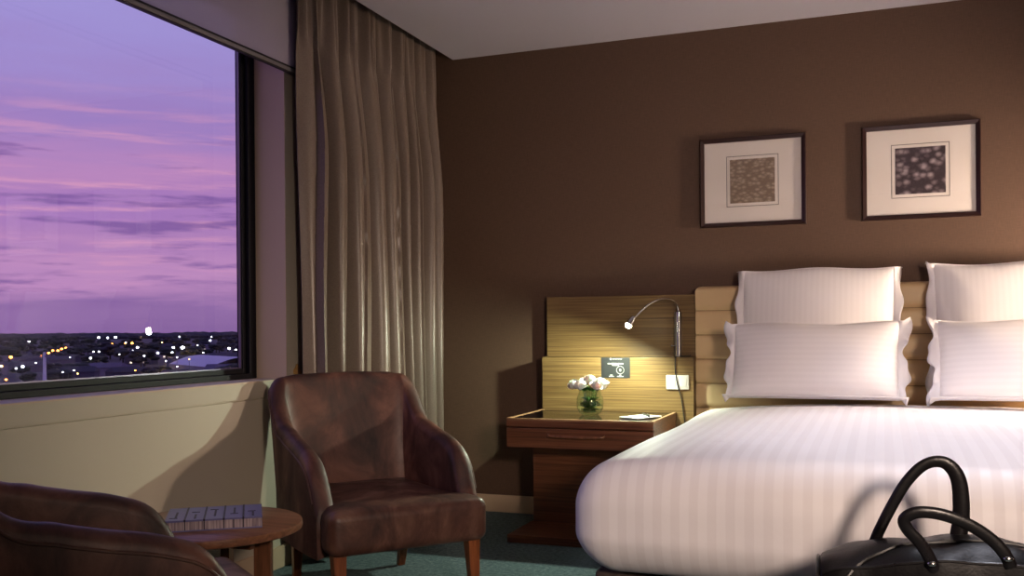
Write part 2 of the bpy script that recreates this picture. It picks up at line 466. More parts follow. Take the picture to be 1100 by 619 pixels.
# ------------------------------------------------------------------ armchair (front = +y in its own axes)
def armchair(name, label, loc, rz, group):
    t = thing(name, label, 'armchair', loc, rz, group)
    # plan of the shell, from the tip of one arm round the back to the other tip
    half = [(.292, .255), (.300, .16), (.304, .06), (.304, -.06), (.303, -.15), (.300, -.225), (.288, -.298), (.235, -.330), (.12, -.340), (0, -.344)]
    hh   = [.40, .545, .595, .622, .645, .675, .822, .848, .856, .858]
    pl = [(x, y, h) for (x, y), h in zip(half, hh)]
    pl = pl + [(-x, y, h) for x, y, h in reversed(pl[:-1])]
    path = spline(pl, 7)
    n = len(path)
    ring = []
    for i, p in enumerate(path):
        a = path[max(i-1, 0)]; b = path[min(i+1, n-1)]
        tg = Vector((b.x-a.x, b.y-a.y, 0)).normalized(); nr = Vector((tg.y, -tg.x, 0))   # outward
        if nr.dot(Vector((p.x, p.y + .05, 0))) < 0: nr = -nr
        u = min(i, n-1-i) / ((n-1) / 2)           # 0 at the tip, 1 mid back
        back = smooth01((u - .45) / .2)
        th = .080 - .012 * back
        h = p.z
        if u < .10: h = .385 + (h - .385) * math.sqrt(max(0, 1 - (1 - u/.10)**2))
        lean = .075 * back
        prof = []
        r = th / 2; z0 = .205
        for q in range(7): # outer face
            z = z0 + (h - r - z0) * q / 6
            prof.append((r * (1 - .10*(1-q/6)), z))
        for q in range(1, 8):
            an = PI * q / 8
            prof.append((r * math.cos(an), h - r + r * math.sin(an)))
        for q in range(7):
            z = h - r + (z0 + .02 - h + r) * q / 6
            swell = .022 * math.sin(PI * q / 6) * back
            prof.append((-r - swell, z))
        row = []
        for o, z in prof:
            f = max(0, (z - .38) / .47)
            q = Vector((p.x, p.y, 0)) + nr * o
            row.append((q.x * (1 + .03 * f * back), q.y - lean * f, z))
        ring.append(row)
    mb = MB(); m_ = len(ring[0]); vs = [q for r_ in ring for q in r_]; fs = []
    for i in range(n-1):
        for j in range(m_):
            fs.append((i*m_+j, i*m_+(j+1) % m_, (i+1)*m_+(j+1) % m_, (i+1)*m_+j))
    fs.append(tuple(range(m_))); fs.append(tuple(reversed(range((n-1)*m_, n*m_))))
    mb.add(vs, fs)
    sh = mb.build('shell', M['leather'], t)
    # welt seam running along the outer top of the shell
    wl = [Vector(r_[6]) + (Vector(r_[6]) - Vector(r_[12])).normalized() * .001 for r_ in ring[3:-3]]
    MB().tube(wl, .0042, 6).build('piping', M['piping'], sh)
    # seat: full width in front of the arms, tucked between them behind
    def seat_fn(p):
        x, y, z = p
        k = smooth01((y - .16) / .10)
        sx = .80 + .20 * k
        crown = .020 * (1 - min(1, (x / .30) ** 2)) * (1 - min(1, ((y - .05) / .34) ** 2)) if z > .33 else 0
        return (x * sx, y, z + crown)
    MB().rbox((-.318, -.30, .226), (.318, .375, .394), .040, (10, 12, 3), 4, seat_fn).build('seat', M['leather_seat'], t)
    for sx in (-1, 1):
        MB().taper((sx*.270, .335, 0), (sx*.270, .315, .245), .030, .052).build('leg', M['legwood'], t, smooth=False, bevel=.003)
        MB().taper((sx*.235, -.315, 0), (sx*.245, -.265, .225), .030, .046).build('leg', M['legwood'], t, smooth=False, bevel=.003)
    return t
A1 = armchair('armchair', 'brown leather tub armchair facing out beside the curtain, its whole front in view', (-1.915, 3.445, 0), rad(-129.8), 'leather armchairs by the window')
A2 = dup(A1, (-1.765, 1.855, 0), (0, 0, rad(-38)), 'brown leather tub armchair in the near corner, seen from behind its arm', 'leather armchairs by the window')

# ------------------------------------------------------------------ side table + book
TB = (-2.02, 2.55)
t = thing('side_table', 'round brown wooden side table between the two leather armchairs', 'side table', (TB[0], TB[1], 0))
MB().lathe([(.0001, .400), (.274, .400), (.287, .405), (.290, .413), (.288, .427), (.283, .430), (.0001, .430)], (0, 0, 0), 72).build('tabletop', M['tablewood'], t)
for a in (20, 110, 200, 290):
    c_, s_ = math.cos(rad(a)), math.sin(rad(a))
    o = MB().taper((0, 0, 0), (0, 0, .400), .055, .055, .03, .03).build('leg', M['tableleg'], t, smooth=False, bevel=.002)
    o.location = (c_*.17, s_*.17, 0); o.rotation_euler = (0, 0, rad(a))
MB().box((-.16, -.012, .355), (.16, .012, .400)).box((-.012, -.16, .355), (.012, .16, .3995)).build('cross_rail', M['tableleg'], t, smooth=False)
bk = thing('book', 'thick book with a blue-grey cover of dark bars lying on the round side table', 'book', (-1.99, 2.538, .430), rad(36))
MB().box((-.143, -.108, .0), (.143, .108, .0035)).build('back_cover', M['bookcover'], bk, smooth=False)
MB().box((-.139, -.104, .0035), (.141, .106, .030)).build('pages', M['pages'], bk, smooth=False)
cv = MB().box((-.145, -.108, .030), (.143, .108, .0355)).box((-.145, .105, .0), (.143, .109, .0355)).build('front_cover', M['bookcover'], bk, smooth=False)
pt = MB()
for x in (-.087, -.030, .028, .086): pt.box((x-.0028, -.1085, .030), (x+.0028, .108, .0367))
for x, a, b in ((-.116, -.07, .03), (-.058, -.09, -.02), (.0, -.06, .05), (.058, -.04, .06), (.115, -.09, -.01)):
    pt.box((x-.0032, a, .035), (x+.0032, b, .0367))
for x, y in ((-.118, -.07), (-.056, .02), (-.001, .05), (.062, -.04), (.115, -.01)): pt.box((x-.016, y-.003, .035), (x+.008, y+.003, .0366))
pt.build('cover_bars', M['bookink'], cv, smooth=False)
for x in (-.087, -.030, .028, .086, .057): MB().box((x-.0016, -.1048, .0035), (x+.0016, -.1035, .030)).build('page_marker', M['bookink'], bk, smooth=False)

# ------------------------------------------------------------------ wood panel and nightstand
pn = thing('mounted_panel', 'two-tier zebrano wall panel behind the nightstand', 'wall panel', (-1.728, YB-.002, .445))
MB().box((.0, -.072, .4415), (.818, 0, .766)).build('upper_panel', M['panel'], pn, smooth=False, bevel=.0015)
MB().box((.0, -.158, .0), (.818, 0, .441)).build('lower_panel', M['panel'], pn, smooth=False, bevel=.0015)
NS = thing('nightstand', 'walnut nightstand with one drawer on a pedestal, under the vase of roses', 'nightstand', (-1.364, 4.68, 0))
NX0, NX1, NF, NB, NT = -1.729, -.998, 4.420, 4.953, .604
def nb(a, b): return (a[0]+1.364, a[1]-4.68, a[2]), (b[0]+1.364, b[1]-4.68, b[2])
MB().box(*nb((NX0, NF, NT-.041), (NX1, NB, NT-.009))).build('top', M['stand'], NS, smooth=False, bevel=.002)
MB().box(*nb((NX0, NF, NT-.0095), (NX1, NF+.015, NT))).box(*nb((NX0, NF+.015, NT-.0095), (NX0+.015, NB, NT))).box(*nb((NX1-.015, NF+.015, NT-.0095), (NX1, NB, NT)))\
    .build('top_edge', M['edge'], NS, smooth=False, bevel=.001)
MB().box(*nb((NX0+.015, NF+.015, NT-.009), (NX1-.015, NB, NT-.002))).build('glass_top', M['blackglass'], NS, smooth=False)
MB().box(*nb((NX0+.004, NF+.03, .463), (NX1-.004, NB, NT-.041))).build('carcass', M['stand'], NS, smooth=False, bevel=.002)
dr = MB().box(*nb((NX0, NF, .462), (NX1, NF+.03, NT-.047))).build('drawer', M['stand'], NS, smooth=False, bevel=.002)
hd = [(-1.511, NF+.001, .527), (-1.509, NF-.018, .525), (-1.49, NF-.026, .523), (-1.40, NF-.030, .521), (-1.34, NF-.030, .521), (-1.255, NF-.026, .523), (-1.236, NF-.018, .525), (-1.234, NF+.001, .527)]
MB().tube([nb(p, p)[0] for p in spline(hd, 4)], .0075, 8, True, (1.0, .6)).build('handle', M['tableleg'], dr)
MB().box(*nb((-1.700, 4.72, .038), (-1.06, NB, .463))).build('pedestal', M['stand'], NS, smooth=False, bevel=.002)
MB().box(*nb((-1.722, 4.395, .0), (-1.04, NB, .038))).build('foot_plate', M['stand'], NS, smooth=False, bevel=.003)
pad = MB().box((-.060, -.086, 0), (.060, .086, .006)).build('notepad', M['paper'], smooth=False, bevel=.001)
pad.location = (-1.105, 4.614, NT+.0003); pad.rotation_euler = (0, 0, rad(-30))
tag(pad, 'white notepad lying on the black glass nightstand top', 'notepad')
pe = thing('pen', 'slim dark pen lying across the white notepad', 'pen', (-1.085, 4.638, NT+.0117), rad(-62))
MB().lathe([(.001, -.068), (.003, -.058), (.0048, -.05), (.0048, .02)], (0, 0, 0), 12, (1, 0, 0)).build('barrel', M['dark'], pe)
MB().lathe([(.0051, .0), (.0051, .046), (.002, .050)], (.018, 0, 0), 12, (1, 0, 0)).build('cap', M['dark'], pe)
MB().box((.028, -.0012, .004), (.066, .0012, .0068)).build('clip', M['steel'], pe, smooth=False)

# vase of roses
VX, VY, VZ = -1.385, 4.70, NT-.0016
vs = thing('vase', 'round clear glass vase of white roses on the nightstand', 'vase', (VX, VY, VZ))
prof = [(.0001, .0), (.040, .0), (.055, .012), (.066, .035), (.069, .060), (.066, .088), (.058, .110), (.054, .120), (.057, .128), (.0555, .1285), (.0525, .120), (.0562, .110), (.064, .088), (.0668, .060), (.0638, .036), (.0525, .0145), (.038, .004), (.0001, .004)]
MB().lathe(prof, n=36).build('glass_bowl', M['vase'], vs)
def petal_bloom(R):
    mb = MB()
    # layers of cupped petals: (count, radius, height, opening)
    lay = [(3, .30, 1.0, .0), (5, .50, .98, .10), (6, .70, .92, .25), (7, .86, .80, .50), (8, .98, .62, .75)]
    for li, (cnt, rr, top, open_) in enumerate(lay):
        for k in range(cnt):
            a0 = 2*PI*k/cnt + li*.7; wd = PI/cnt*1.35
            P = []
            for i in range(7):
                s = i/6
                row = []
                for j in range(7):
                    w_ = j/6*2-1
                    a = a0 + w_*wd*(.55+.45*math.sin(PI*(.1+.75*s)))
                    rad_ = R*rr*(math.sin(min(s*1.5, 1)*PI/2)*.92 + .16*open_*s**3) + R*.02*w_*w_
                    z = R*(top*1.35*s - .32*open_*s**3) - R*.16*w_*w_*s**2
                    row.append((rad_*math.cos(a), rad_*math.sin(a), z))
                P.append(row)
            mb.grid(P)
    mb.ball((0, 0, R*.58), R*.58, 12, 8, (1, 1, 1.1))
    return mb
def leaf_mesh(mb, base, d, L, W, droop=.2):
    d = Vector(d).normalized(); side = d.cross(Vector((0, 0, 1))).normalized(); up = side.cross(d)
    P = []
    for i in range(7):
        s = i/6; w_ = W*math.sin(PI*min(1, s*.94+.05))**.8*.5
        c = Vector(base)+d*(L*s)-up*(droop*L*s*s)
        P.append([c-side*w_+up*w_*.25, c, c+side*w_+up*w_*.25])
    mb.grid(P)
# bloom centre, radius, and which bloom it is
heads = [(.000, .000, .172, .039, 'topmost white rose bloom in the middle of the bunch')]
for a_, z_, l_ in ((186, .152, 'white rose bloom at the left end of the bunch in the vase'), (246, .151, 'white rose bloom low at the front of the bunch, left of its middle'),
                   (306, .152, 'white rose bloom low at the front of the bunch, right of its middle'), (6, .151, 'white rose bloom at the right end of the bunch in the vase'),
                   (126, .158, 'white rose bloom at the back of the bunch, over its left half'), (66, .157, 'white rose bloom at the back of the bunch, over its right half')):
    heads.append((.0755*math.cos(rad(a_)), .0755*math.sin(rad(a_)), z_+.001, .0352, l_))
RG = 'white roses in the glass vase'
for i, (hx, hy, hz, R_, lb_) in enumerate(heads):
    r = thing('rose', lb_, 'rose', (VX, VY, VZ), 0, RG)
    b = petal_bloom(R_).build('bloom', M['rose'], r, fix=False)
    b.location = (hx, hy, hz-R_*.55); b.rotation_euler = (-hy*5, hx*6, random.random()*6)
    az = math.atan2(hy, hx) if abs(hx)+abs(hy) > .02 else 1.2
    k_ = .5 if abs(hx)+abs(hy) > .02 else .0
    foot_ = (.024*math.cos(az)*k_*2, .024*math.sin(az)*k_*2, .012)
    MB().tube(spline([foot_, (hx*.34, hy*.34, .075), (hx*.44, hy*.44, .116), (hx*.56, hy*.56, .134), (hx*.86, hy*.86, hz-R_*.4), (hx, hy, hz-R_*.2)], 5), .0028, 6).build('stem', M['stem'], r)
    lf = MB()
    rim = ((0, .038), (.012, .053), (.035, .064), (.06, .067), (.088, .063), (.11, .055))
    if k_:
        for k, (zz, el, L_, da) in enumerate(((.024, .35, .028, -.25), (.044, .2, .034, .22), (.064, .3, .032, -.12), (.036, .9, .03, .05), (.080, .5, .026, .2), (.056, .1, .034, -.2), (.072, .9, .026, 0), (.030, .0, .028, .1), (.050, .6, .03, -.05), (.064, -.2, .030, .28))):
            a = az+da
            leaf_mesh(lf, (math.cos(az)*.022, math.sin(az)*.022, zz), (math.cos(a), math.sin(a), el), L_*1.1, .027)
        for da, el in ((.30, .75), (-.30, .6)):
            leaf_mesh(lf, (hx*.52, hy*.52, .120), (math.cos(az+da)*.5, math.sin(az+da)*.5, el), .034, .024, .1)
    else:
        for da in (0, 2.1, 4.2): leaf_mesh(lf, (0, 0, .118), (math.cos(da), math.sin(da), 1.3), .032, .02, .2)
    lf.build('leaves', M['leaf'], r, fix=False)

# info card on the panel
cd = thing('sign', 'small dark information card on the wood panel above the vase', 'sign', (-1.318, 4.9525, .8305))
MB().box((-.078, 0, -.054), (.078, .0025, .054)).build('card', M['card'], cd, smooth=False)
ik = MB()
ik.lathe([(.0001, -.0006), (.0055, -.0006), (.0055, 0)], (-.026, -.0002, .046), 16, (0, 1, 0))
for i in range(7): ik.box((-.016+i*.0075, -.0008, .0435), (-.0105+i*.0075, 0, .0482))
ik.build('logo_line', M['ink'], cd, smooth=False)
ik = MB()
for i in range(12): ik.box((-.043+i*.0072, -.0008, .0185), (-.0372+i*.0072, 0, .0245))
for i in range(5): ik.box((-.018+i*.0075, -.0008, .0105), (-.012+i*.0075, 0, .0150))
ik.build('heading_line', M['ink'], cd, smooth=False)
ik = MB()
ring = [(.025+.020*math.cos(a/24*2*PI), -.0006, -.012+.020*math.sin(a/24*2*PI)) for a in range(25)]
ik.tube(ring, .0011, 6); ik.rbox((.020, -.001, -.019), (.030, 0, -.005), .003)
ik.build('circle_symbol', M['ink'], cd, smooth=False)
ik = MB()
for x0, w_, z in ((-.030, .014, -.0405), (-.036, .026, -.0475), (.020, .010, -.0405), (.008, .034, -.0475)): ik.box((x0, -.0008, z), (x0+w_, 0, z+.004))
ik.build('caption_line', M['ink'], cd, smooth=False)

# double switch plate
sw = thing('switch_plate', 'white wall plate on the wood panel below the reading lamp', 'switch', (-.990, 4.9535, .758))
MB().rbox((-.0585, -.008, -.037), (.0585, .001, .037), .003, k=2).build('plate', M['white'], sw)
for x in (-.028, .028): MB().rbox((x-.018, -.0105, -.022), (x+.018, -.006, .022), .002, k=2).build('switch', M['white'], sw)

# ------------------------------------------------------------------ reading lamp
LX, LY = -.993, 5.003
LZ = .889
lp = thing('reading_lamp', 'chrome gooseneck reading lamp switched on above the nightstand', 'lamp', (LX, LY, LZ))
MB().lathe([(.0001, 0), (.0165, 0), (.0165, .232), (.010, .236), (.0001, .236)], n=20).build('lamp_body', M['chrome'], lp)
MB().box((-.0215, .004, .004), (-.006, .024, .232)).box((-.010, .010, .05), (.010, .0365, .19)).build('wall_bracket', M['steel'], lp, smooth=False)
HP = Vector((-1.177, 4.71, 1.065)); AIM = Vector((-.50, -.28, -.82)).normalized()
def lo(p): return (p[0]-LX, p[1]-LY, p[2]-LZ)
neck = [(-.993, 5.003, 1.12), (-.996, 4.995, 1.15), (-1.008, 4.965, 1.176), (-1.030, 4.925, 1.187), (-1.062, 4.875, 1.184), (-1.098, 4.822, 1.163), (-1.130, 4.778, 1.130), (-1.152, 4.745, 1.100), tuple(HP-AIM*.02)]
MB().tube([lo(p) for p in spline(neck, 6)], .0056, 10).build('gooseneck', M['chrome'], lp)
hd = MB().lathe([(.008, -.038), (.012, -.034), (.015, -.020), (.017, .004), (.018, .010), (.0162, .010), (.0155, .006)], lo(HP), 24, AIM).build('lamp_head', M['chrome'], lp)
MB().ball(lo(HP+AIM*.013), .0165, 16, 10).build('bulb', M['led'], hd)
MB().tube([(-.014, 0, .056), (-.034, -.003, .056)], .0035, 8).ball((-.036, -.003, .056), .006).build('switch_knob', M['chrome'], lp)
MB().tube([lo(p) for p in spline([(-.990, 5.000, .8905), (-.975, 4.990, .8905), (-.95, 4.985, .892), (-.925, 4.985, .895)], 5)], .0032, 8).build('cord', M['dark'], lp)
MB().tube([lo(p) for p in spline([(-.995, 4.990, .8905), (-.999, 4.955, .8905), (-1.000, 4.9475, .87), (-1.001, 4.9465, .82), (-.996, 4.9435, .79), (-.990, 4.9385, .756), (-.978, 4.9425, .71), (-.968, 4.946, .66), (-.955, 4.946, .56), (-.945, 4.946, .47)], 5)], .0032, 8).build('cord', M['dark'], lp)

# ------------------------------------------------------------------ bed
HBX0, HBX1 = -.905, 1.19
hb = thing('headboard', 'tan leather headboard with horizontal channels behind the pillows', 'headboard', (.14, 5.06, 0))
zs = [.20, .375, .50, .625, .75, .875, 1.0, 1.125, 1.252]
def hb_fn(i):
    def fn(p):
        x, y, z = p
        if y < 0: y -= .010*math.sin(PI*max(0, min(1, (z-zs[i])/(zs[i+1]-zs[i]))))
        return (x, y, z)
    return fn
mb = MB()
W2 = (HBX1-HBX0)/2
prof = []
NZ = 220
rows = []
def hb_depth(z):
    for i in range(len(zs)-1):
        if zs[i] <= z <= zs[i+1]:
            s = (z-zs[i])/(zs[i+1]-zs[i]); return -.036-.016*(1-abs(2*s-1)**5)
    return -.04
for i in range(NZ+1):
    z = zs[0]+(zs[-1]-zs[0])*i/NZ
    ins = 0
    if z > zs[-1]-.03: ins = .03-math.sqrt(max(0, .03**2-(z-(zs[-1]-.03))**2))
    row = []
    d = hb_depth(z); endd = d if z < zs[-1]-.02 else d*math.sqrt(max(0, 1-((z-(zs[-1]-.02))/.02)**2))
    for j in range(25):
        a = j/24
        if a < .2: th = a/.2*PI/2; x = -W2+ins+.018*(1-math.sin(th)); y = endd*math.sin(th)*1.0 if False else .02+(endd-.02)*math.sin(th)
        elif a > .8: th = (1-a)/.2*PI/2; x = W2-ins-.018*(1-math.sin(th)); y = .02+(endd-.02)*math.sin(th)
        else: x = (-W2+ins+.018)+(2*W2-2*ins-.036)*(a-.2)/.6; y = endd
        if a in (0, 1): pass
        row.append((x, y, z))
    row.append((W2-ins, .05, z)); row.append((-W2+ins, .05, z)); row.append(row[0])
    rows.append(row)
mb.grid(rows); mb.add([rows[-1][j] for j in range(27)], [tuple(range(27))]); mb.add([rows[0][j] for j in range(27)], [tuple(range(27))])
up = mb.build('upholstery', M['tan'], hb)
for z in zs[2:-1]: MB().tube([(-W2+.004, -.0385, z), (W2-.004, -.0385, z)], .0022, 6).build('seam', M['seam'], up)  # seam strips in darker tan, groove shade put into their colour
for x in (-W2+.09, W2-.09): MB().box((x-.04, .0, .0), (x+.04, .04, .22)).build('bracket', M['base'], hb, smooth=False)

bed = thing('bed', 'king-size bed with a dark base under the white duvet', 'bed', (.14, 3.9, 0))
MB().rbox((-.98, -1.02, .06), (.98, 1.05, .298), .02, (4, 4, 1)).build('base', M['base'], bed)
MB().rbox((-.90, -1.0, .325), (.90, .95, .53), .05, (6, 6, 2)).build('mattress', M['sheet'], bed)
for sx in (-.85, .85):
    for sy in (-.9, .95): MB().lathe([(.02, 0), (.028, .06)], (sx, sy, 0), 16).build('leg', M['dark'], bed)
def duvet_fn(p):
    x, y, z = p
    u = (x-.14)/1.02; v = (y-3.86)/1.12
    g = smooth01((z-.44)/.18)
    z += g*(.060*(1-min(1, abs(u))**3.0)*(1-.5*min(1, abs(v))**6)+.006*math.sin(3.1*x+1.3*y)*math.cos(2.3*y))
    if v < 0: y += smooth01((-v-.80)/.2)*(.007*math.sin(7*x)+.003*math.sin(17*x+5*z))
    x += smooth01((abs(u)-.82)/.18)*.008*math.sin(5.5*y+1)*(1 if u > 0 else -1)
    if z < .42:
        k = (.42-z)/.12
        x -= .02*k*u; y -= .02*k*v
    return (x, y, z)
dv = MB().rbox((-.892, 2.735, .300), (1.172, 4.93, .625), .125, (44, 44, 5), 8, duvet_fn).build('duvet', M['duvet'])
tag(dv, 'white striped sateen duvet tucked over the king-size bed', 'duvet')
# corner seam
sm = [(-.862, 2.768, .345), (-.870, 2.757, .42), (-.871, 2.756, .50), (-.866, 2.765, .565)]

def pillow(name, label, a, b, T, fl, loc, lean, rz, mat, group, seed):
    rnd = random.Random(seed)
    t = thing(name, label, 'pillow', loc, 0, group, rot=(rad(-lean), 0, rad(rz)))
    ph = [rnd.uniform(0, 6.28) for _ in range(6)]
    N = 34
    def outline(u, v):
        return a*u*(1-.022*(1-v*v)), b*v*(1-.012*(1-u*u))+b
    vs = []; P = {}
    for side in (-1, 1):
        rows = []
        for i in range(N+1):
            row = []
            for j in range(N+1):
                u = math.sin((i/N*2-1)*PI/2); v = math.sin((j/N*2-1)*PI/2)
                x, z = outline(u, v)
                g = max(0, (1-abs(u)**2.6)*(1-abs(v)**2.6))**.52
                y = side*T*g*(1+.05*math.sin(4*u+ph[0])*math.cos(3*v+ph[1]))
                # soft creases running in from the corners
                e = min(1-abs(u), 1-abs(v))
                y += side*.005*math.sin(18*(u+v*.6)+ph[2])*math.exp(-e*5)*g
                # settle: the pillow is fuller low down and its top edge dips in the middle
                y *= 1+.18*(-v)*.5
                z += .007*max(0, v)*math.sin(4.3*u+ph[3])
                row.append((x, y, z))
            rows.append(row)
        vs.append(rows)
    mb = MB(); mb.grid(vs[0]); mb.grid(vs[1])
    body = mb.build('cushion', mat, t)
    # flat border, wavy
    rim = []
    K = 40
    for e in range(4):
        for k in range(K):
            s = k/K*2-1
            rim.append({0: (s, -1), 1: (1, s), 2: (-s, 1), 3: (-1, -s)}[e])
    rows = [[], [], [], []]
    L = len(rim)
    for i in range(L+1):
        u, v = rim[i % L]
        x, z = outline(u, v)
        z += .007*max(0, v)*math.sin(4.3*u+ph[3])
        d = Vector((u if abs(u) > .999 else u**5*.9, v if abs(v) > .999 else v**5*.9))
        d = Vector((max(-1, min(1, d.x)), max(-1, min(1, d.y))))
        for q, w_ in enumerate((-.004, fl*.35, fl*.7, fl)):
            low = v < -.995; high = v > .995
            if low: q3 = (x+d.x*w_*.8, -.9*w_, z+.08*w_)
            elif high: q3 = (x+d.x*w_*.9, .75*w_, z+w_*(.06+.15*abs(u)**8))
            else:
                wv = (w_/fl)*(.022*math.sin(v*5.3+ph[4])+.010*math.sin(v*12+ph[5]))
                q3 = (x+d.x*w_*(.80+.28*math.sin(v*6.1+ph[1])+.12*math.sin(v*15+ph[0])+.25*max(0, v)**6), wv+.25*w_, z+d.y*w_)
            rows[q].append(q3)
    fo = MB().grid(rows).build('flange', M['flange'], t, fix=False)
    so = fo.modifiers.new('thick', 'SOLIDIFY'); so.thickness = .004
    return t
BK, FR = 'square pillows against the headboard', 'oblong pillows in front'
pillow('pillow', 'large square white pillow against the headboard, on the nightstand side', .352, .318, .095, .038, (-.300, 4.80, .700), 13, 0, M['pillow'], BK, 1)
pillow('pillow', 'large square white pillow against the headboard, far side from the nightstand', .352, .318, .095, .038, (.575, 4.80, .703), 13, 1.5, M['pillow'], BK, 2)
pillow('pillow', 'oblong white pillow in front, on the nightstand side of the bed', .366, .180, .092, .044, (-.300, 4.57, .711), 18, -1.5, M['pillow_h'], FR, 3)
pillow('pillow', 'oblong white pillow in front, far side from the nightstand', .366, .180, .092, .044, (.588, 4.57, .716), 18, 1, M['pillow_h'], FR, 4)

# ------------------------------------------------------------------ pictures
def picture(label, cx, art, k):
    W_, H_ = .532/2, .461/2
    t = thing('framed_picture', label, 'picture', (cx, YB, 1.79), 0, 'framed prints above the bed')
    mb = MB(); fw, d0, d1 = .022, -.028, -.020
    o = [(-W_, -H_), (W_, -H_), (W_, H_), (-W_, H_)]; i_ = [(-W_+fw, -H_+fw), (W_-fw, -H_+fw), (W_-fw, H_-fw), (-W_+fw, H_-fw)]
    vs = [(x, 0, z) for x, z in o]+[(x, d0+.004, z) for x, z in o]+[(x*.985, d0, z*.985) for x, z in o]+[(x, d1, z) for x, z in i_]+[(x, -.006, z) for x, z in i_]
    fs = []
    for r in range(4):
        for j in range(4): fs.append((r*4+j, r*4+(j+1) % 4, (r+1)*4+(j+1) % 4, (r+1)*4+j))
    mb.add(vs, fs); mb.build('frame', M['frame'], t, smooth=False)
    MB().box((-W_+fw-.002, -.010, -H_+fw-.002), (W_-fw+.002, -.003, H_-fw+.002)).build('mount', M['mount'], t, smooth=False)
    l = MB(); a, b, w_ = .131, .131, .0026
    zc = .004
    l.box((-a, -.0108, zc-b), (a, -.0098, zc-b+w_)).box((-a, -.0108, zc+b-w_), (a, -.0098, zc+b)).box((-a, -.0108, zc-b), (-a+w_, -.0098, zc+b)).box((a-w_, -.0108, zc-b), (a, -.0098, zc+b))
    l.build('ruled_border', M['line'], t, smooth=False)
    MB().box((-.113, -.0110, zc-.113), (.113, -.0098, zc+.113)).build('print', art, t, smooth=False)
    MB().box((-W_+fw-.001, -.0150, -H_+fw-.001), (W_-fw+.001, -.0142, H_-fw+.001)).build('glass', M['picglass'], t, smooth=False)
    return t
picture('dark-framed print of small taupe flecks, nearer the curtain', -.625, M['art_a'], 0)
picture('dark-framed print of pale spots on plum, above the gap between pillows', .173, M['art_b'], 1)

# ------------------------------------------------------------------ bag on a bench at the foot of the bed
BX, BY, BZ = .17, 2.42, .243
bn = thing('bench', 'low upholstered bench at the foot of the bed under the bag', 'bench', (.20, 2.40, 0))
MB().rbox((-.55, -.20, .12), (.55, .20, .240), .03, (8, 4, 2)).build('seat', M['base'], bn)
for sx in (-.5, .5):
    for sy in (-.16, .16): MB().taper((sx, sy, 0), (sx, sy, .13), .03, .045).build('leg', M['tableleg'], bn, smooth=False)
bg = thing('handbag', 'black leather holdall with two loop handles before the foot of the bed', 'bag', (BX, BY, BZ), rad(3))
NU = 44
def bag_top(u): return .312-.060*abs(u)**2.5+.004*math.sin(5*u+1)
def bag_surf(u, s, out=0.0):
    # s runs from the bottom front (-1) over the ridge (0) to the bottom back (1)
    ht = bag_top(u); wd = .118-.022*abs(u)**3
    e = math.sqrt(max(0, 1-max(0, (abs(u)-.94)/.06)**2))
    sg = 1 if s > 0 else -1
    if abs(s) > .5:
        y = wd; z = .91*ht*(1-abs(s))/.5
        y *= 1+.07*math.sin(PI*z/ht)
    else:
        q = abs(s)/.5; y = wd*q**.9; z = ht*(.91+.09*(1-q**2.2))
    z = max(.006, z)
    cr = .003*math.sin(9*u+5*s)+.0012*math.sin(19*u-9*s)
    return Vector((.325*u*(1+out*.0), (y*(.72+.28*e)+cr+out)*sg, z*(.94+.06*e)+cr+(out if abs(s) <= .5 else 0)))
rows = [[tuple(bag_surf(i/NU*2-1, j/36*2-1)) for j in range(37)] for i in range(NU+1)]
mb = MB(); mb.grid(rows)
mb.add(rows[0], [tuple(range(37))]); mb.add(rows[-1], [tuple(range(37))])
mb.grid([[rows[i][0] for i in range(NU+1)], [rows[i][-1] for i in range(NU+1)]])
body = mb.build('bag_body', M['bag'], bg)
zp = [bag_surf(u, s_, .001) for u, s_ in ((-.86, -.66), (-.80, -.55), (-.70, -.43), (-.58, -.30), (-.44, -.20), (-.2, -.13), (.1, -.11), (.4, -.13), (.7, -.2), (.9, -.3))]
MB().tube(spline(zp, 6), .0042, 6).build('zip', M['dark'], bg)
for u in (-.985, .985):
    MB().tube([bag_surf(u, k/30*1.9-.95, .002) for k in range(31)], .0045, 6).build('piping', M['bagtrim'], bg)
MB().tube([bag_surf(k/24*1.9-.95, -.5, .001) for k in range(25)], .0038, 6).build('piping', M['bagtrim'], bg)
q = bag_surf(-.84, -.62, .006)
MB().rbox((q.x-.010, q.y-.004, q.z-.007), (q.x+.012, q.y+.004, q.z+.007), .003, k=2).build('zip_pull', M['chrome'], bg)
# rear handle stands, front handle flops to one side
rear = [(-.205, .075, .22), (-.190, .060, .285), (-.158, .052, .36), (-.120, .048, .430), (-.078, .046, .474), (-.036, .046, .478), (-.008, .048, .440), (-.002, .052, .36), (-.010, .06, .29), (-.014, .075, .22)]
hr = MB().tube(spline(rear, 6), [.0105+.0045*smooth01((k-22)/22) for k in range(55)], 12, True, (1.25, .62)).build('handle', M['bagtrim'], bg)
front = [(-.078, -.118, .262), (-.086, -.126, .290), (-.106, -.132, .325), (-.132, -.137, .355), (-.138, -.141, .378), (-.112, -.143, .394), (-.067, -.141, .392), (-.015, -.135, .374), (.030, -.128, .345), (.060, -.124, .312), (.074, -.118, .282)]
hf = MB().tube(spline(front, 6), .0112, 12, True, (1.2, .66)).build('handle', M['bagtrim'], bg)
for p in ((-.083, -.136, .282), (.066, -.135, .302)):
    MB().ball(p, .0085, 12, 8, (1.2, .6, .8)).build('rivet', M['chrome'], hf)

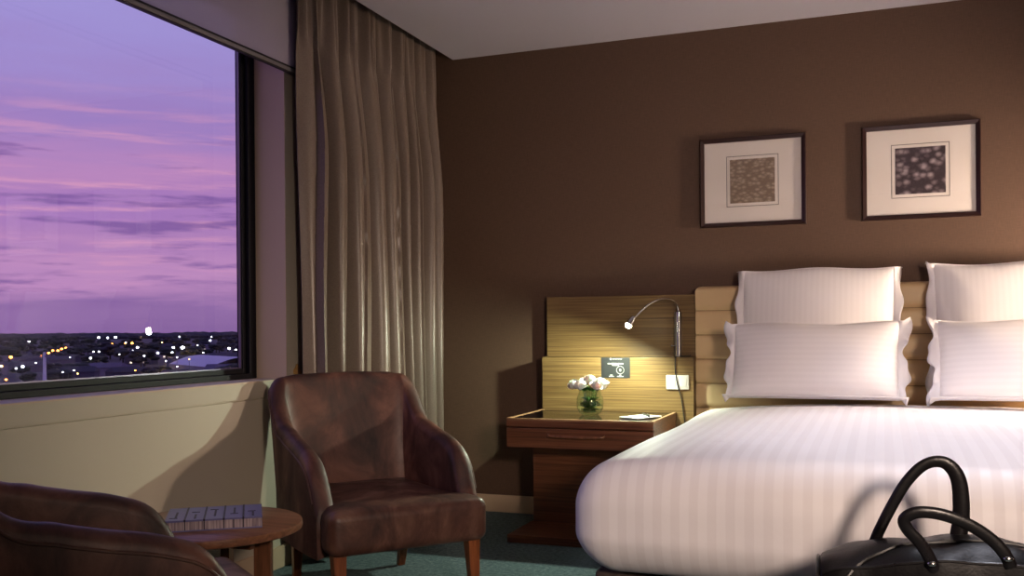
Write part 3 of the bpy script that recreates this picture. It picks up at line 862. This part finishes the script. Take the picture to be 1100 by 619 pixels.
# ------------------------------------------------------------------ room lamps outside the frame, and added ceiling fill lights
warm = (1.0, .74, .50)
def light(name, kind, loc, power, col, size=.1, rot=None, **kw):
    d = bpy.data.lights.new(name, kind); d.energy = power; d.color = col
    if kind in ('POINT', 'SPOT'): d.shadow_soft_size = size
    for k, v in kw.items(): setattr(d, k, v)
    o = bpy.data.objects.new(name, d); C.objects.link(o); o.location = loc
    if rot: o.rotation_euler = rot
    return o
# reading lamp output
o = light('reading_light', 'SPOT', HP+AIM*.036, 56, (.87, 1.0, .76), .014, Vector((-.40, -.14, -.90)).to_track_quat('-Z', 'Y').to_euler(), spot_size=rad(180), spot_blend=.55)
def dome_lamp(name, label, loc, head, target, power, col, size, blend, shade=.12):
    t = thing(name, label, 'lamp', loc)
    h = Vector(head); ax = (Vector(target)-Vector(loc)-h).normalized()
    MB().lathe([(.0001, 0), (.15, 0), (.15, .018), (.02, .03), (.012, .05), (.012, h.z-.05)], n=24).tube([(0, 0, h.z-.06), (0, 0, h.z+.05), tuple(h-ax*shade*.9)], .011, 10).build('stand', M['steel'], t)
    MB().lathe([(.02, -shade), (.05, -shade*.9), (shade*.8, -shade*.35), (shade, 0), (shade*.97, 0), (shade*.77, -shade*.33), (.048, -shade*.84)], tuple(h), 32, tuple(ax)).build('lamp_shade', M['dark'], t)
    MB().ball(tuple(h-ax*shade*.45), .03).build('bulb', emit_mat(name+'_bulb', (255, 226, 190), 8), t)
    light(name+'_light', 'SPOT', Vector(loc)+h-ax*.01, power, col, shade*.8, ax.to_track_quat('-Z', 'Y').to_euler(), spot_size=rad(size), spot_blend=blend)
ns2 = thing('nightstand', 'walnut nightstand on the far side of the bed', 'nightstand', (1.72, 4.80, 0))
MB().box((-.36, -.36, .44), (.36, .29, .604)).build('carcass', M['stand'], ns2, smooth=False, bevel=.003)
MB().box((-.28, -.06, 0), (.28, .26, .44)).build('pedestal', M['stand'], ns2, smooth=False, bevel=.003)
l2 = dup(lp, (1.27, LY, LZ), (0, 0, 0), 'chrome gooseneck reading lamp switched on, far side of the bed')
light('reading_light', 'SPOT', HP+AIM*.036+Vector((1.27-LX, 0, 0)), 26, (1.0, .82, .62), .014, AIM.to_track_quat('-Z', 'Y').to_euler(), spot_size=rad(165), spot_blend=.8)
dome_lamp('table_lamp', 'dark dome lamp standing on the far nightstand', (1.75, 4.56, .604), (-.07, -.06, .60), (0.0, 5.0, 1.0), 230, (1.0, .76, .57), 120, 1.0, .15)
dome_lamp('floor_lamp', 'dark dome floor lamp on the carpet facing the foot of the bed', (1.05, .10, 0), (-.10, .12, 1.50), (.10, 2.95, .25), 265, (1.0, .77, .62), 92, .9, .22)
dl = thing('ceiling_light', 'added round ceiling fill light near the rear of the room', 'ceiling light', (1.3, -1.0, H-.002))  # added unseen fitting, gives warm fill from behind the camera
MB().lathe([(.055, 0), (.085, 0), (.085, -.008), (.055, -.008), (.055, 0)], n=32).build('trim_ring', M['white'], dl)
MB().lathe([(.0001, -.002), (.054, -.002)], n=32).build('diffuser', emit_mat('fill_downlight', (255, 226, 190), 6), dl)
light('fill_downlight', 'SPOT', (1.3, -1.0, H-.03), 42, (1.0, .82, .66), .05, (0, 0, 0), spot_size=rad(160), spot_blend=.6)

dl2 = dup(dl, (.35, 3.55, H-.002), (0, 0, 0), 'added round ceiling fill light straight above the bed')  # added unseen fitting, cool fill in place of window light on the bed
light('fill_downlight', 'SPOT', (.35, 3.55, H-.03), 125, (.88, .88, 1.0), .05, (0, 0, 0), spot_size=rad(74), spot_blend=.7)

# ------------------------------------------------------------------ city below
GZ = -24.0
gm = Mat('city_ground', (52, 48, 62), 0.9)
gm.color(gm.ramp(gm.noise(gm.coord(), .02, 6, .7), [(.35, (24, 24, 32)), (.55, (48, 44, 60)), (.75, (86, 76, 100))]))
g = MB().box((-9000, -3000, GZ-2), (-60, 14000, GZ)).build('ground', gm.m, smooth=False); struct(g, 'dark suburban ground far below')
hm = Mat('far_hill', (58, 50, 84), 1.0).m
EYE = 1.044
PSI = math.atan(399/1040.0); RHO = rad(0.5)
R0 = Vector((math.cos(PSI), math.sin(PSI), 0)); FW = Vector((-math.sin(PSI), math.cos(PSI), 0)); ZZ = Vector((0, 0, 1))
RV = R0*math.cos(RHO)-ZZ*math.sin(RHO); UV = ZZ*math.cos(RHO)+R0*math.sin(RHO)
def bearing(px):                       # horizontal direction for a picture column
    d = FW+RV*((px-550)/1040.0); d.z = 0; return d.normalized()
def foot(px, dist):
    d = bearing(px); return Vector((d.x*dist, d.y*dist, GZ))
tree_m = []
for c1, c2 in (((20, 26, 26), (38, 44, 42)), ((26, 26, 34), (46, 44, 56)), ((16, 22, 22), (32, 38, 36))):
    m = Mat('tree_foliage', c1, .9); m.color(m.ramp(m.noise(m.coord(), .6, 5), [(.35, c1), (.65, c2)])); tree_m.append(m.m)
trunk_m = Mat('tree_trunk', (40, 32, 30), .9).m
def tree_proto(k):
    rnd = random.Random(k)
    mb = MB()
    for i in range(16):
        a = rnd.random()*6.28; r = rnd.random()**.6*3.2; z = rnd.uniform(3.2, 8.5)
        r *= 1-.5*max(0, (z-5)/4)
        mb.ball((r*math.cos(a), r*math.sin(a), z), rnd.uniform(1.1, 2.0), 8, 6, (1, 1, .8))
    t = thing('tree', 'dark tree in the suburb below the window', 'tree', (0, 0, 0), 0, 'trees in the suburb below')
    mb.build('crown', tree_m[k % 3], t); MB().lathe([(.35, 0), (.25, 3), (.12, 5)], n=8).build('trunk', trunk_m, t)
    return t
protos = [tree_proto(k) for k in range(3)]
taken = [(foot(236, 640), 48), (foot(161, 880), 9), (foot(47.5, 455), 4)]
def free(p, r):
    for q, rq in taken:
        if (p.x-q.x)**2+(p.y-q.y)**2 < (r+rq)**2: return False
    taken.append((p, r)); return True
# distant canopy up to the skyline
mb = MB(); rnd = random.Random(5)
for i in range(420):
    d = rnd.uniform(3400, 5800); p = foot(rnd.uniform(-80, 300), d)
    mb.ball((p.x, p.y, GZ+rnd.uniform(2, 8)), rnd.uniform(9, 17), 7, 5, (2.4, 2.4, .9))
o = mb.build('distant_trees', tree_m[1]); tag(o, 'dark blue-grey tree canopy along the far skyline', 'trees', kind='stuff')
# street lamps
orange = emit_mat('sodium_lamp', (255, 150, 60), 14); white = emit_mat('white_lamp', (240, 240, 255), 16); amber = emit_mat('amber_lamp', (255, 196, 110), 12)
pole_m = Mat('lamp_pole', (70, 66, 80), .6).m
def street(px, py, size, mat, label, group, name='street_lamp', hgt=9.0):
    # distance from how far below the horizon it appears
    hy = 352.6-(px-550)*math.tan(RHO)
    drop = max(py-hy, 4.0); dist = (EYE-(GZ+hgt))/(drop/1040.0)
    dist = min(dist, 2700)
    b = bearing(px); along = dist/b.dot(FW)
    p = foot(px, along); taken.append((p, 3))
    R = .8*size*along/1040.0
    t = thing(name, label, 'street lamp', p, 0, group)
    MB().tube([(0, 0, 0), (0, 0, hgt)], .12*max(1, along/900), 6).build('pole', pole_m, t)
    MB().ball((0, 0, hgt), R, 8, 6, (1, 1, .8)).build('lamp_globe', mat, t)
for px, py, s in ((44,382.8,1.5),(52,379.3,1.4),(56.5,376.8,1.4),(62,376.8,1.4),(66,375,1.4),(70.6,374,1.4)):
    street(px, py, s, orange, 'orange street lamp in the slanting row above the pale mast', 'orange lamps in a row')
for px, py, s in ((11.3,383.8,1.9),(109.5,370.4,1.5),(120,369.6,1.3),(141.8,368.8,1.5),(6,408,1.4),(9.7,414,1.6),(145,398,1.0),(134.5,369,1.0)):
    street(px, py, s, orange, 'single orange street lamp glowing among the dark trees', 'scattered orange lamps')
for px, py, s in ((31,367,1.0),(51,367.6,1.2),(106,362.7,1.4),(115.5,363,1.2),(124,362,1.5),(135,368,.9),(100,378,1.0),(106,378,1.0),(97,385,1.3),(17,396,1.1),(24,394,1.6),(79,398,.8),(67,400,.7),
                  (147.5,373.3,1.4),(158.4,371.2,1.2),(169.3,379.3,1.3),(186,373.6,1.7),(196,373.6,2.3),(184.6,378.8,1.1),(195.6,366.8,1.1),(225.8,366,1.2),(227.4,362,.9),(246,374.4,1.7),(253,376,1.3),
                  (189.8,384,.9),(190,394,.8),(142.6,376.8,1.0),(154.7,382.5,1.0),(192.7,362,.9),(88,371,.7),(212,371,.7),(38,390,.8),(128,381,.7),(178,388,.7),(218,379,.8),(75,384,.7)):
    street(px, py, s, white, 'single white street lamp among the dark trees beyond the window', 'scattered white lamps')
for px, py, s in ((1,393.5,1.6),(83,401.5,.9),(6,414.5,1.2),(174,368,.8),(203,386,.8)):
    street(px, py, s, amber, 'single pale amber street lamp among the dark trees beyond the window', 'scattered amber lamps')
# low buildings
wall_ms = [Mat('house_wall', c, .8).m for c in ((92, 84, 104), (120, 110, 128), (70, 64, 84))]
roof_ms = [Mat('house_roof', c, .8).m for c in ((58, 50, 66), (84, 76, 96), (44, 40, 54))]
lit_m = emit_mat('lit_window', (255, 236, 214), 1.6)
def house(px, dist, w_, d_, h_, rz, k, label, lit=True, group=None):
    t = thing('house', label, 'house', foot(px, dist), rz, group)
    MB().box((-w_/2, -d_/2, 0), (w_/2, d_/2, h_)).build('wall', wall_ms[k % 3], t, smooth=False)
    MB().add([(-w_/2-.6, -d_/2-.6, h_), (w_/2+.6, -d_/2-.6, h_), (w_/2+.6, d_/2+.6, h_), (-w_/2-.6, d_/2+.6, h_), (-w_/2+1, 0, h_+2.6), (w_/2-1, 0, h_+2.6)],
             [(3,2,1,0), (0,1,5,4), (1,2,5), (2,3,4,5), (3,0,4)]).build('roof', roof_ms[k % 3], t, smooth=False)
    if lit:
        for q in range(2):
            x = -w_/4+q*w_/2
            MB().box((x-.8, -d_/2-.06, 1.0), (x+.8, -d_/2+.05, 2.3)).build('window', lit_m, t, smooth=False)
    return t
rnd = random.Random(23)
spots = []
while len(spots) < 34:
    px, d = rnd.uniform(-20, 270), 480*math.exp(rnd.random()*1.1)
    if free(foot(px, d), 17): spots.append((px, d))
for i, (px, d) in enumerate(spots):
    house(px, d, rnd.uniform(12, 24), rnd.uniform(9, 14), rnd.uniform(3.5, 6.5), PSI+rnd.uniform(-.5, .9), i, 'small low house among dark trees in the suburb below', rnd.random() < .5, 'houses in the suburb below')
# big pale roof at the right of the view
hl = thing('hall', 'long pale curved roof of a hall near the right window frame', 'building', foot(236, 640), 2.55)
P = []
for i in range(13):
    a = i/12; P.append([(x, -20+40*a, 3.5+5.5*math.sin(PI*a)) for x in (-42, -20, 0, 20, 42)])
MB().grid(P).build('roof', Mat('hall_roof', (176, 170, 190), .5).m, hl, fix=False)
MB().box((-42, -20, 0), (42, 20, 3.6)).build('wall', wall_ms[1], hl, smooth=False)
lb = thing('lit_building', 'small bright white lit block below the skyline among the lamps', 'building', foot(161, 880), PSI)
MB().box((-4, -4, 0), (4, 4, 9)).build('wall', wall_ms[1], lb, smooth=False)
for x in (-2, 2): MB().box((x-1.6, -4.1, 3), (x+1.6, -3.9, 7.5)).build('window', lit_m, lb, smooth=False)
# mast
ms = thing('mast', 'slender pale mast among the nearest houses at the left of the window', 'mast', foot(47.5, 455))
MB().lathe([(.9, 0), (.55, 16.5), (.0001, 16.6)], n=10).build('pole', Mat('mast_white', (205, 200, 215), .5).m, ms)
MB().box((-2.2, -.3, 14.5), (2.2, .3, 15.2)).build('crossarm', wall_ms[1], ms, smooth=False)
rnd = random.Random(11); used = set(); n_tree = 0; tries = 0
while n_tree < 170 and tries < 6000:
    tries += 1
    px = rnd.uniform(-60, 290); dist = 470*math.exp(rnd.random()**.9*1.45)
    sc_ = rnd.uniform(.8, 1.5)*(1+dist/2600)
    p = foot(px, dist); k = rnd.randrange(3)
    if not free(p, sc_*1.3*4.6): continue
    o = protos[k] if k not in used else dup(protos[k], (0, 0, 0), (0, 0, 0))
    used.add(k); n_tree += 1
    o.location = p; o.rotation_euler = (0, 0, rnd.random()*6.28); o.scale = (sc_*1.3, sc_*1.3, sc_*.72)
# ------------------------------------------------------------------ dusk sky
wd = bpy.data.worlds.new('dusk'); bpy.context.scene.world = wd; wd.use_nodes = True
nt = wd.node_tree; nt.nodes.clear()
N = nt.nodes.new; Lk = nt.links.new
tc = N('ShaderNodeTexCoord'); sx = N('ShaderNodeSeparateXYZ'); Lk(tc.outputs['Generated'], sx.inputs[0])
mp = N('ShaderNodeMapping'); mp.inputs['Scale'].default_value = (2.2, 2.2, 22); Lk(tc.outputs['Generated'], mp.inputs[0])
n1 = N('ShaderNodeTexNoise'); n1.inputs['Scale'].default_value = 2.4; n1.inputs['Detail'].default_value = 7; n1.inputs['Roughness'].default_value = .58; n1.inputs['Distortion'].default_value = .3; Lk(mp.outputs[0], n1.inputs[0])
def mth(op, a, b=None, c=None):
    q = N('ShaderNodeMath'); q.operation = op
    for i, v in enumerate((a, b, c)):
        if v is None: continue
        if isinstance(v, (int, float)): q.inputs[i].default_value = v
        else: Lk(v, q.inputs[i])
    return q.outputs[0]
warp = mth('MULTIPLY_ADD', n1.outputs['Fac'], .08, -.04)
zz = mth('ADD', sx.outputs['Z'], warp)
def ramp(fac, stops, lo_=0, hi=1):
    r = N('ShaderNodeValToRGB'); cr = r.color_ramp
    while len(cr.elements) < len(stops): cr.elements.new(.5)
    for e, (p, c) in zip(cr.elements, stops): e.position = p; e.color = lin(c)
    Lk(fac, r.inputs[0]); return r.outputs[0]
base = ramp(zz, [(0, (142, 106, 162)), (.028, (152, 114, 170)), (.055, (198, 146, 194)), (.085, (182, 134, 190)), (.125, (174, 128, 192)), (.155, (194, 142, 194)), (.20, (164, 134, 198)), (.27, (166, 150, 214)), (.36, (170, 160, 222)), (1.0, (92, 96, 178))])
mp2 = N('ShaderNodeMapping'); mp2.inputs['Scale'].default_value = (3.2, 3.2, 46); mp2.inputs['Location'].default_value = (3.1, .7, 1.3); Lk(tc.outputs['Generated'], mp2.inputs[0])
n2 = N('ShaderNodeTexNoise'); n2.inputs['Scale'].default_value = 2.0; n2.inputs['Detail'].default_value = 8; n2.inputs['Roughness'].default_value = .6; Lk(mp2.outputs[0], n2.inputs[0])
def band(z0, z1, z2, z3):
    a = N('ShaderNodeMapRange'); a.inputs[1].default_value = z0; a.inputs[2].default_value = z1; Lk(sx.outputs['Z'], a.inputs[0])
    b = N('ShaderNodeMapRange'); b.inputs[1].default_value = z2; b.inputs[2].default_value = z3; b.inputs[3].default_value = 1; b.inputs[4].default_value = 0; Lk(sx.outputs['Z'], b.inputs[0])
    return mth('MULTIPLY', a.outputs[0], b.outputs[0])
def step(v, a, b):
    r = N('ShaderNodeMapRange'); r.inputs[1].default_value = a; r.inputs[2].default_value = b; r.interpolation_type = 'SMOOTHSTEP'; Lk(v, r.inputs[0]); return r.outputs[0]
def mixc(fac, a, b):
    q = N('ShaderNodeMix'); q.data_type = 'RGBA'
    Lk(fac, q.inputs[0])
    for i, v in ((6, a), (7, b)):
        if isinstance(v, tuple): q.inputs[i].default_value = lin(v)
        else: Lk(v, q.inputs[i])
    return q.outputs[2]
pink = mth('MULTIPLY', mth('MULTIPLY', step(n2.outputs['Fac'], .50, .70), band(.03, .06, .17, .24)), .85)
col = mixc(pink, base, (222, 160, 194))
mp3 = N('ShaderNodeMapping'); mp3.inputs['Scale'].default_value = (4.5, 4.5, 40); mp3.inputs['Location'].default_value = (1.7, 5.2, 3.9); Lk(tc.outputs['Generated'], mp3.inputs[0])
n3 = N('ShaderNodeTexNoise'); n3.inputs['Scale'].default_value = 1.8; n3.inputs['Detail'].default_value = 6; n3.inputs['Roughness'].default_value = .55; Lk(mp3.outputs[0], n3.inputs[0])
dark = mth('MULTIPLY', mth('MULTIPLY', step(n3.outputs['Fac'], .52, .66), band(.02, .04, .16, .20)), .8)
col = mixc(dark, col, (128, 92, 160))
bgn = N('ShaderNodeBackground'); bgn.inputs['Strength'].default_value = 1.0; Lk(col, bgn.inputs[0])
wo = N('ShaderNodeOutputWorld'); Lk(bgn.outputs[0], wo.inputs[0])

# ------------------------------------------------------------------ camera
cam = bpy.data.cameras.new('camera'); co = bpy.data.objects.new('camera', cam); C.objects.link(co)
cam.sensor_width = 36; cam.lens = 36*1040/1100; cam.shift_y = (352.6-309.5)/1100
cam.clip_start = .05; cam.clip_end = 20000
mt = Matrix((RV, UV, -FW)).transposed().to_4x4(); mt.translation = Vector((0, 0, EYE))
co.matrix_world = mt
sc = bpy.context.scene; sc.camera = co
sc.view_settings.view_transform = 'Standard'; sc.view_settings.look = 'None'
sc.view_settings.exposure = 0.0; sc.view_settings.gamma = 1.0
try: sc.view_settings.use_curve_mapping = False
except Exception: pass
